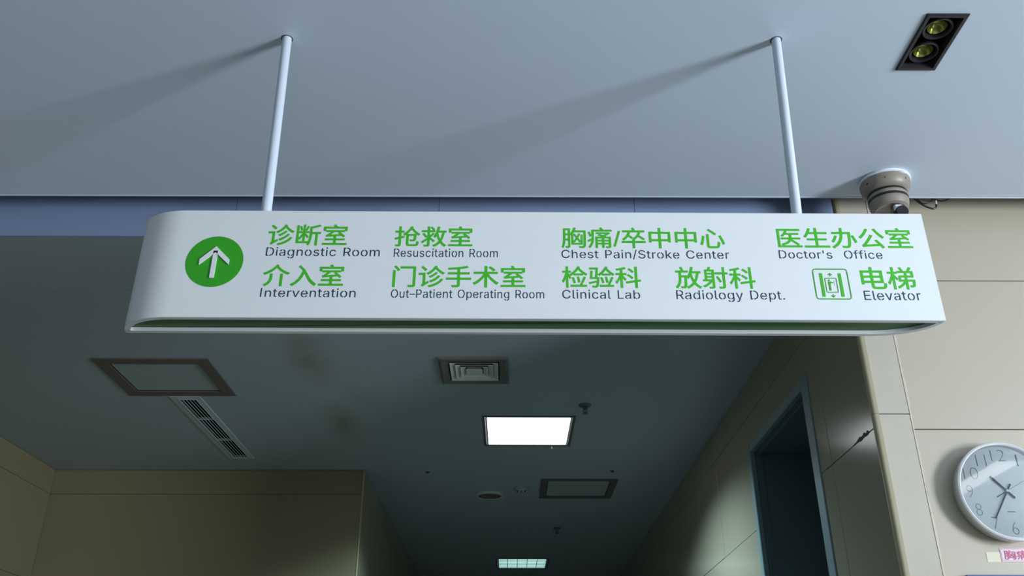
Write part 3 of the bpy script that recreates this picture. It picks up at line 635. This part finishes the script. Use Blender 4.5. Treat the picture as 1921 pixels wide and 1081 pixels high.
bm.faces.new([bm.verts.new((sx*(hx-.0155), sy*(hy-.0155), .10)) for sx, sy in ((-1, -1), (1, -1), (1, 1), (-1, 1))])
bmesh.ops.remove_doubles(bm, verts=bm.verts, dist=1e-6)
obj('housing', bm, M['black_matte'], dl)
for sy in (-1, 1):
    c = (0, sy*.047, 0)
    hd = obj('lamp_head', lathe([(.0395, .010), (.0395, .006), (.036, .004), (.033, .006), (.030, .016), (.028, .034), (.034, .036), (.0395, .010)], 32, center=c), M['black'], dl, smooth=True)
    obj('gimbal_ring', lathe([(.0365, .0035), (.0385, .003), (.0405, .0045), (.0405, .010), (.0365, .008), (.0365, .0035)], 32, center=c), M['bezel'], dl, smooth=True)
    rf = obj('reflector', lathe([(.0262, .012), (.0235, .017), (.017, .026), (.008, .033), (0, .034)], 24, center=c), M['lens'], hd, smooth=True)

# ------------------------------------------------------------------ ceiling camera on its mount
cm = thing('security_camera', 'beige ceiling-mounted security camera with two dark seal rings, behind the right end of the sign', 'camera', (1.296, 2.618, H1))
obj('flange', lathe([(0, 0), (.083, 0), (.086, -.003), (.086, -.009), (.080, -.012), (0, -.012)], 40), M['chalk'], cm, smooth=True)
obj('mount_body', lathe([(0, -.011), (.082, -.011), (.083, -.016), (.079, -.040), (.070, -.052), (.062, -.055), (.060, -.060), (0, -.060)], 40), M['beige_metal'], cm, smooth=True)
obj('seal_ring', lathe([(0, -.0565), (.0640, -.0565), (.0650, -.063), (0, -.064)], 40), M['black'], cm, smooth=True)
obj('collar', lathe([(0, -.0635), (.0635, -.0635), (.0650, -.066), (.0650, -.0765), (.0635, -.0785), (0, -.0785)], 40), M['beige_metal'], cm, smooth=True)
obj('seal_ring', lathe([(0, -.078), (.0660, -.078), (.0665, -.0870), (0, -.0870)], 40), M['black'], cm, smooth=True)
obj('cup', lathe([(0, -.085), (.0640, -.085), (.0655, -.088), (.0645, -.100), (.060, -.114), (.050, -.119), (.046, -.116), (.0, -.115)], 40), M['beige_metal'], cm, smooth=True)
for a in (205, 250, 300):
    x, y = .078*math.cos(math.radians(a)), .078*math.sin(math.radians(a))
    obj('screw', lathe([(0, -.0005), (.0042, 0), (.0042, .006), (0, .006)], 12, axis='y', center=(x*1.022, y*1.022, -.030)), M['black'], cm, smooth=True)
obj('chalk_patch', lathe([(0, 0), (.020, 0), (.014, -.004), (0, -.005)], 14, center=(.028, -.066, -.0105)), M['chalk'], cm, smooth=True)
arm = obj('arm', tube(spline([(.020, -.02, -.110), (.010, -.010, -.150), (.016, -.018, -.172), (.018, -.024, -.20)], 5), [.020]*16, 16), M['beige_metal'], cm, smooth=True)
obj('bracket', box(-.004, .022, -.044, -.030, -.160, -.118, bev=.004), M['chalk'], cm)
d = Vector((-.75, -.35, -.42)).normalized(); c0 = Vector((.052, .00, -.215))
obj('pivot_cap', tube([(.016, -.052, -.150), (.016, -.030, -.148)], [.020, .022], 20), M['black'], cm, smooth=True)
bd = obj('camera_body', tube([c0+d*t for t in (0, .006, .012, .19, .20)], [.020, .036, .040, .040, .037], 28), M['beige_metal'], cm, smooth=True)
obj('sun_hood', tube([c0+d*t+Vector((0, .002, .004)) for t in (.02, .05, .225, .226)], [.0425, .0435, .0435, .040], 28), M['black'], cm, smooth=True)
obj('lens', tube([c0+d*t for t in (.199, .232)], [.026, .026], 24), M['black'], bd, smooth=True)

# loose cables out of the slot above the wall
def wire(pts, rad, lab, m=M['black']):
    loc = Vector(pts[0])
    o = obj('loose_cable', tube([Vector(p)-loc for p in spline(pts, 7)], rad, 8), m, smooth=True)
    o.location = loc; o['label'] = lab; o['category'] = 'cable'; o['group'] = 'cables hanging from the ceiling slot'
    return o
def Q(px, py, Y=2.78):      # a point on the cable plane, written from the photo's measured spacing
    k = Y/2.78
    return ((px-965.5)/518.5*k, Y, CAM+(1.785-(py-372)*.00203)*k)
w1 = wire([(1.452, 2.755, CAM+1.90), Q(1722, 364, 2.755), Q(1731, 377, 2.755), Q(1745, 390, 2.755), Q(1760, 396, 2.755), Q(1767, 392, 2.755), Q(1768, 387, 2.755)], .0032, 'thick black cable end, lowest loop below the ceiling slot')
obj('bare_end', tube([Vector(Q(1768, 388, 2.755))-w1.location, Vector(Q(1769.5, 379, 2.755))-w1.location], .0028, 8), M['chalk'], w1, smooth=True)
wire([(1.475, 2.785, CAM+1.90), Q(1731, 364, 2.785), Q(1737, 378, 2.785), Q(1743, 385, 2.785), Q(1753, 384, 2.785), Q(1763, 377, 2.785), Q(1770, 368, 2.785), (1.555, 2.785, CAM+1.90)], .0022, 'thin black cable, middle loop below the ceiling slot')
wire([(1.515, 2.812, CAM+1.90), Q(1755, 366, 2.812), Q(1765, 376, 2.812), Q(1779, 380, 2.812), Q(1791, 377, 2.812), Q(1798, 366, 2.812), (1.62, 2.812, CAM+1.90)], .0024, 'black cable loop farthest right below the ceiling slot')

# ------------------------------------------------------------------ corridor ceiling fittings
def troffer(R_, glow, lab, energy, blades, nx, ny, lm):
    x0, x1, y0, y1 = R_; cx, cy = (x0+x1)/2, (y0+y1)/2; hx, hy = (x1-x0)/2, (y1-y0)/2
    t = thing('troffer_light', lab, 'ceiling light', (cx, cy, H2), group='recessed ceiling lights')
    bm = frame_ring(-hx, hx, -hy, hy, -.005, .001, .014); obj('frame', bm, M['frame_grey'], t)
    bm = frame_ring(-hx+.015, hx-.015, -hy+.015, hy-.015, -.003, .004, .012); obj('inner_frame', bm, M['white'], t)
    bm = bmesh.new(); rring(bm, hx-.014, hy-.014, .0, hx-.014, hy-.014, .075)
    bm.faces.new([bm.verts.new((sx*(hx-.014), sy*(hy-.014), .075)) for sx, sy in ((-1, -1), (1, -1), (1, 1), (-1, 1))])
    bmesh.ops.remove_doubles(bm, verts=bm.verts, dist=1e-6); obj('housing', bm, M['steel'], t)
    obj('diffuser', box(-hx+.027, hx-.027, -hy+.027, hy-.027, .036 if blades else .004, .04 if blades else .012), glow, t)
    if blades:
        for i in range(1, nx):
            x = -hx+.018+(2*hx-.036)*i/nx; obj('louver_blade', box(x-.0025, x+.0025, -hy+.018, hy-.018, .003, .033), lm, t)
        for j in range(1, ny):
            y = -hy+.018+(2*hy-.036)*j/ny; obj('louver_blade', box(-hx+.018, hx-.018, y-.003, y+.003, .0025, .030), lm, t)
    d = bpy.data.lights.new('troffer_lamp', 'AREA'); d.shape = 'RECTANGLE'; d.size = 2*hx-.06; d.size_y = 2*hy-.06
    d.energy = energy; d.color = (0.58, 0.84, 1.0); d.spread = math.radians(143)
    lo = bpy.data.objects.new('troffer_lamp', d); COL.objects.link(lo); lo.parent = t; lo.location = (0, 0, -.006)
    return t
t1 = troffer(L1, M['glow'], 'glaring white square ceiling light nearer in the corridor', 105, False, 6, 4, None)
bm = tube([(.15, .276, -.003), (.152, .282, -.02)], .0015, 6); obj('pull_tab', bm, M['chalk'], t1)
troffer(L2, M['glow_dim'], 'dim gridded louver ceiling light far down the corridor', 12, True, 5, 3, M['louver_dim'])

def hatch(R_, w, m, lab):
    x0, x1, y0, y1 = R_; cx, cy = (x0+x1)/2, (y0+y1)/2; hx, hy = (x1-x0)/2, (y1-y0)/2
    t = thing('access_hatch', lab, 'access panel', (cx, cy, H2), group='ceiling access panels')
    bm = frame_ring(-hx, hx, -hy, hy, -.006, .001, w); obj('frame', bm, m, t)
    bm = frame_ring(-hx+w, hx-w, -hy+w, hy-w, -.002, .010, .004); obj('seal', bm, M['black'], t)
    obj('panel', box(-hx+w+.004, hx-w-.004, -hy+w+.004, hy-w-.004, .001, .010), M['hatch'], t)
hatch(HA, .063, M['frame_brown'], 'large brown-framed ceiling access panel left of the corridor, beside the slot grille')
hatch(HB, .048, M['frame_grey'], 'dark-framed ceiling access panel deep in the corridor, right of the round speaker')

# slot air grille
x0, x1, y0, y1 = SG; cx, cy = (x0+x1)/2, (y0+y1)/2
t = thing('slot_grille', 'long narrow grey air grille with dark slots, touching the large access panel', 'air grille', (cx, cy, H2))
bm = bmesh.new()
ia, ib, ja, jb = -1.762-cx, -1.670-cx, 4.565-cy, 5.660-cy
A = [(x0-cx, y0-cy), (x1-cx, y0-cy), (x1-cx, y1-cy), (x0-cx, y1-cy)]; B = [(ia, ja), (ib, ja), (ib, jb), (ia, jb)]
def quadring(bm, A, za, B, zb):
    a = [bm.verts.new((*p, za)) for p in A]; b = [bm.verts.new((*p, zb)) for p in B]
    for i in range(4): bm.faces.new((a[i], a[(i+1) % 4], b[(i+1) % 4], b[i]))
quadring(bm, A, .001, A, -.004); quadring(bm, A, -.004, B, -.005); quadring(bm, B, -.007, B, .010)
bmesh.ops.remove_doubles(bm, verts=bm.verts, dist=1e-6); obj('frame', bm, M['grille'], t)
bm = bmesh.new(); quadring(bm, B, .009, B, .08); bm.faces.new([bm.verts.new((*p, .08)) for p in B]); bmesh.ops.remove_doubles(bm, verts=bm.verts, dist=1e-6)
obj('duct', bm, M['black_matte'], t)
for k in range(1, 5):
    x = ia+(ib-ia)*k/5; obj('slat', box(x-.0008, x+.0008, ja, jb, -.005, -.001), M['grille'], t)
for y in (4.899-cy, 5.287-cy): obj('crossbar', box(ia, ib, y-.0035, y+.0035, -.0055, .008), M['grille'], t)

# square ceiling diffuser
x0, x1, y0, y1 = VT; cx, cy = (x0+x1)/2, (y0+y1)/2; h = (x1-x0)/2
t = thing('ceiling_diffuser', 'square air diffuser with nested louver rings in a brownish frame, below the sign middle', 'air diffuser', (cx, cy, H2))
bm = bmesh.new()
rring(bm, h, h, .001, h, h, -.010); rring(bm, h, h, -.010, h-.012, h-.012, -.014); rring(bm, h-.012, h-.012, -.014, h-.046, h-.046, -.008); rring(bm, h-.046, h-.046, -.008, h-.050, h-.050, .020)
bmesh.ops.remove_doubles(bm, verts=bm.verts, dist=1e-6); obj('frame', bm, M['vent_frame'], t)
bm = bmesh.new(); rring(bm, h-.048, h-.048, .015, h-.048, h-.048, .10); bm.faces.new([bm.verts.new((sx*(h-.048), sy*(h-.048), .10)) for sx, sy in ((-1, -1), (1, -1), (1, 1), (-1, 1))])
bmesh.ops.remove_doubles(bm, verts=bm.verts, dist=1e-6); obj('duct', bm, M['black_matte'], t)
for s in (.117, .092, .067):
    bm = bmesh.new(); rring(bm, s, s, -.012, s-.024, s-.024, -.002); rring(bm, s, s, -.012, s-.0015, s-.0015, -.0132); rring(bm, s-.0015, s-.0015, -.0132, s-.024, s-.024, -.004)
    bmesh.ops.remove_doubles(bm, verts=bm.verts, dist=1e-6); obj('louver_ring', bm, M['vent_ring'], t)
bm = bmesh.new(); s = .040; rring(bm, s, s, -.012, s-.014, s-.014, .0); bm.faces.new([bm.verts.new((sx*s, sy*s, -.012)) for sx, sy in ((-1, -1), (1, -1), (1, 1), (-1, 1))])
bmesh.ops.remove_doubles(bm, verts=bm.verts, dist=1e-6); obj('centre_plate', bm, M['vent_ring'], t)
for sx, sy in ((-1, -1), (1, -1), (1, 1), (-1, 1)):
    obj('screw', lathe([(0, -.0155), (.004, -.015), (.004, -.012), (0, -.012)], 10, center=(sx*(h-.024), sy*(h-.024), .0025)), M['black'], t)

# sprinklers
def sprinkler(x, y, lab):
    t = thing('sprinkler', lab, 'sprinkler', (x, y, H2), group='ceiling sprinklers')
    obj('escutcheon', lathe([(0, 0), (.033, 0), (.035, -.003), (.030, -.008), (.014, -.011), (0, -.011)], 24), M['frame_grey'], t, smooth=True)
    obj('body', lathe([(0, -.010), (.010, -.010), (.010, -.022), (.007, -.026), (0, -.026)], 12), M['frame_grey'], t, smooth=True)
    bm = tube([(-.009, 0, -.020), (-.012, 0, -.032), (-.004, 0, -.046)], .0022, 6); tube([(.009, 0, -.020), (.012, 0, -.032), (.004, 0, -.046)], .0022, 6, bm)
    obj('yoke', bm, M['frame_grey'], t)
    obj('bulb', lathe([(0, -.025), (.0022, -.027), (.0028, -.036), (.0022, -.044), (0, -.045)], 8), M['frame_grey'], t, smooth=True)
    obj('deflector', lathe([(0, -.046), (.015, -.046), (.016, -.048), (0, -.0485)], 16), M['frame_grey'], t)
sprinkler(.411, 4.655, 'dark ceiling sprinkler just behind the bright square light, on its right')
sprinkler(.407, 7.75, 'small dark ceiling sprinkler deep in the corridor, above the far light')

# round speaker, detector, hooks
t = thing('ceiling_speaker', 'round flat ceiling speaker with a brown mesh, left of the small detector', 'speaker', (-.143, 6.62, H2))
obj('ring', lathe([(.086, -.012), (.092, -.015), (.104, -.010), (.107, 0), (.086, 0), (.086, -.012)], 40), M['grille'], t, smooth=True)
obj('mesh', lathe([(.0865, -.004), (.086, -.011), (.06, -.014), (0, -.0155)], 40), M['frame_brown'], t, smooth=True)
t = thing('smoke_detector', 'pale ceiling detector with three black dots, between the speaker and the dark hatch', 'detector', (.088, 6.43, H2))
obj('base', lathe([(0, 0), (.052, 0), (.052, -.010), (.046, -.012), (0, -.012)], 28), M['hatch'], t, smooth=True)
obj('dome', lathe([(.042, -.011), (.040, -.022), (.030, -.034), (0, -.036)], 28), M['hatch'], t, smooth=True)
for x in (-.026, 0, .026): obj('indicator', lathe([(0, 0), (.0055, 0), (.0055, .008), (0, .008)], 10, axis='y', center=(x, -.0365+abs(x)*.28, -.029)), M['black'], t)
for x, y, lab in ((-.552, 6.0, 'tiny black ceiling hook on the left of the corridor, level with the end wall'), (.694, 5.97, 'tiny black ceiling hook on the right, above the dark hatch')):
    t = thing('ceiling_hook', lab, 'hook', (x, y, H2), group='small black ceiling hooks')
    obj('plate', lathe([(0, 0), (.013, 0), (.014, -.003), (0, -.004)], 14), M['black'], t)
    obj('hook', tube([(0, 0, -.003), (0, 0, -.010), (.003, 0, -.014), (.006, 0, -.010)], .0022, 6), M['black'], t)

# ------------------------------------------------------------------ wall clock
CK = Vector((1.554, YF-.001, CAM+.711))
ck = thing('wall_clock', 'round white wall clock with thin numerals and a silver rim on the beige wall', 'clock', CK)
RC = .155; FY = -.055
obj('case', lathe([(0, 0), (.145, 0), (.149, -.004), (.1545, -.040), (.156, -.048), (.154, -.054), (.1495, -.0565), (.1455, -.054), (.144, -.047), (.144, -.040), (0, -.040)], 72, axis='y'), M['silver'], ck, smooth=True)
face = obj('face', lathe([(0, -.0385), (0.1435, -.0385), (.1435, -.0405), (0, -.0405)], 64, axis='y'), M['clock_face'], ck)
for n in range(1, 13):
    a = PI/2-n*PI/6; r = .114; s = str(n); hh = .0185; wch = {'1': .0022, '10': .023, '11': .015, '12': .0225}.get(s, .0095)
    x, z = r*math.cos(a), r*math.sin(a)
    bm = text_bm(s, x-wch, x+wch, z-hh, z+hh, y=-.0412, t=.0006, bold=-0.030)
    obj('numeral', bm, M['ink'], face)
for k in range(60):
    if k % 5 == 0: continue
    a = k*PI/30; p = Vector((math.cos(a), 0, math.sin(a))); q = Vector((-p.z, 0, p.x))
def handm(name, ang, L_, tail, w0, w1, y, m):
    """clockwise angle from 12, in degrees"""
    a = math.radians(90-ang); d = Vector((math.cos(a), 0, math.sin(a))); n = Vector((-d.z, 0, d.x))
    pts = [d*L_+n*w1, d*L_-n*w1, -d*tail-n*w0, -d*tail+n*w0]
    obj(name, prism_xz([(p.x, p.z) for p in pts], y, y+.001), m, ck)
handm('hour_hand', 317.5, .063, .030, .0032, .0032, -.0445, M['hand'])
handm('minute_hand', 213.5, .102, .026, .0028, .0018, -.0465, M['hand'])
handm('second_hand', 62, .105, .0, .0005, .0004, -.049, M['hand'])
handm('second_hand_tail', 242, .042, .0, .0009, .0016, -.0488, M['hand'])
obj('hub', lathe([(0, -.0515), (.004, -.051), (.0045, -.041), (0, -.041)], 16, axis='y'), M['silver'], ck, smooth=True)
obj('maker_mark', box(-.0125, .0125, -.0412, -.0403, -.0655, -.0625), M['ink'], face)
obj('glass', lathe([(0, -.0530), (.1445, -.0530)], 64, axis='y'), M['glass'], ck)

# paper label, tape patch and notice board under the clock
t = thing('paper_label', 'small pink paper label with red Chinese lettering under the clock', 'label', (1.60, YF-.0012, CAM+.524))
t.rotation_euler = (0, math.radians(0), 0)
obj('paper', box(-.090, .090, -.0012, 0, -.0205, .0205), M['paper'], t)
bm = frame_ring(-.088, .088, -.0185, .0185, -.0001, .0002, .0012)
for v in bm.verts: v.co = Vector((v.co.x, -.0013+v.co.z, v.co.y))
obj('border', bm, M['paper_red'], t)
obj('lettering', text_bm('胸痛时间', -.080, .072, -.0135, .0135, y=-.0019, t=.0006, bold=.02), M['paper_red'], t)
o = obj('tape_patch', box(-.021, .021, -.0008, 0, -.017, .013), M['tape']); o.location = (1.4865, YF-.0012, CAM+.520)
o['label'] = 'small yellowed strip of tape left of the pink label'; o['category'] = 'tape'
t = thing('notice_board', 'blue-framed white notice board below the clock, only its top edge in view', 'notice board', (1.384, YF-.001, CAM-.15))
bm = bmesh.new(); bx(bm, 0, 1.2, -.022, 0, .597, .612); bx(bm, 0, 1.2, -.022, 0, 0, .015); bx(bm, 0, .013, -.022, 0, .015, .597); bx(bm, 1.187, 1.2, -.022, 0, .015, .597)
obj('frame', bm, M['blue'], t); obj('sheet', box(.013, 1.187, -.008, 0, .015, .597), M['board'], t)

# strip light on the hall ceiling behind the viewer: it shows as the bright band in the clock's glass
t = thing('strip_light', 'long white strip light on the hall ceiling, seen mirrored in the clock glass', 'ceiling light', (3.28, -1.7, H1-.03))
obj('body', box(-.09, .09, -1.5, 1.5, -.045, 0, bev=.004), M['white'], t)
for y in (-1.1, 1.1): obj('mounting_foot', box(-.03, .03, y-.03, y+.03, -.001, .029), M['steel'], t)
obj('diffuser', box(-.08, .08, -1.48, 1.48, -.052, -.0452, bev=.003), M['strip_glow'], t)
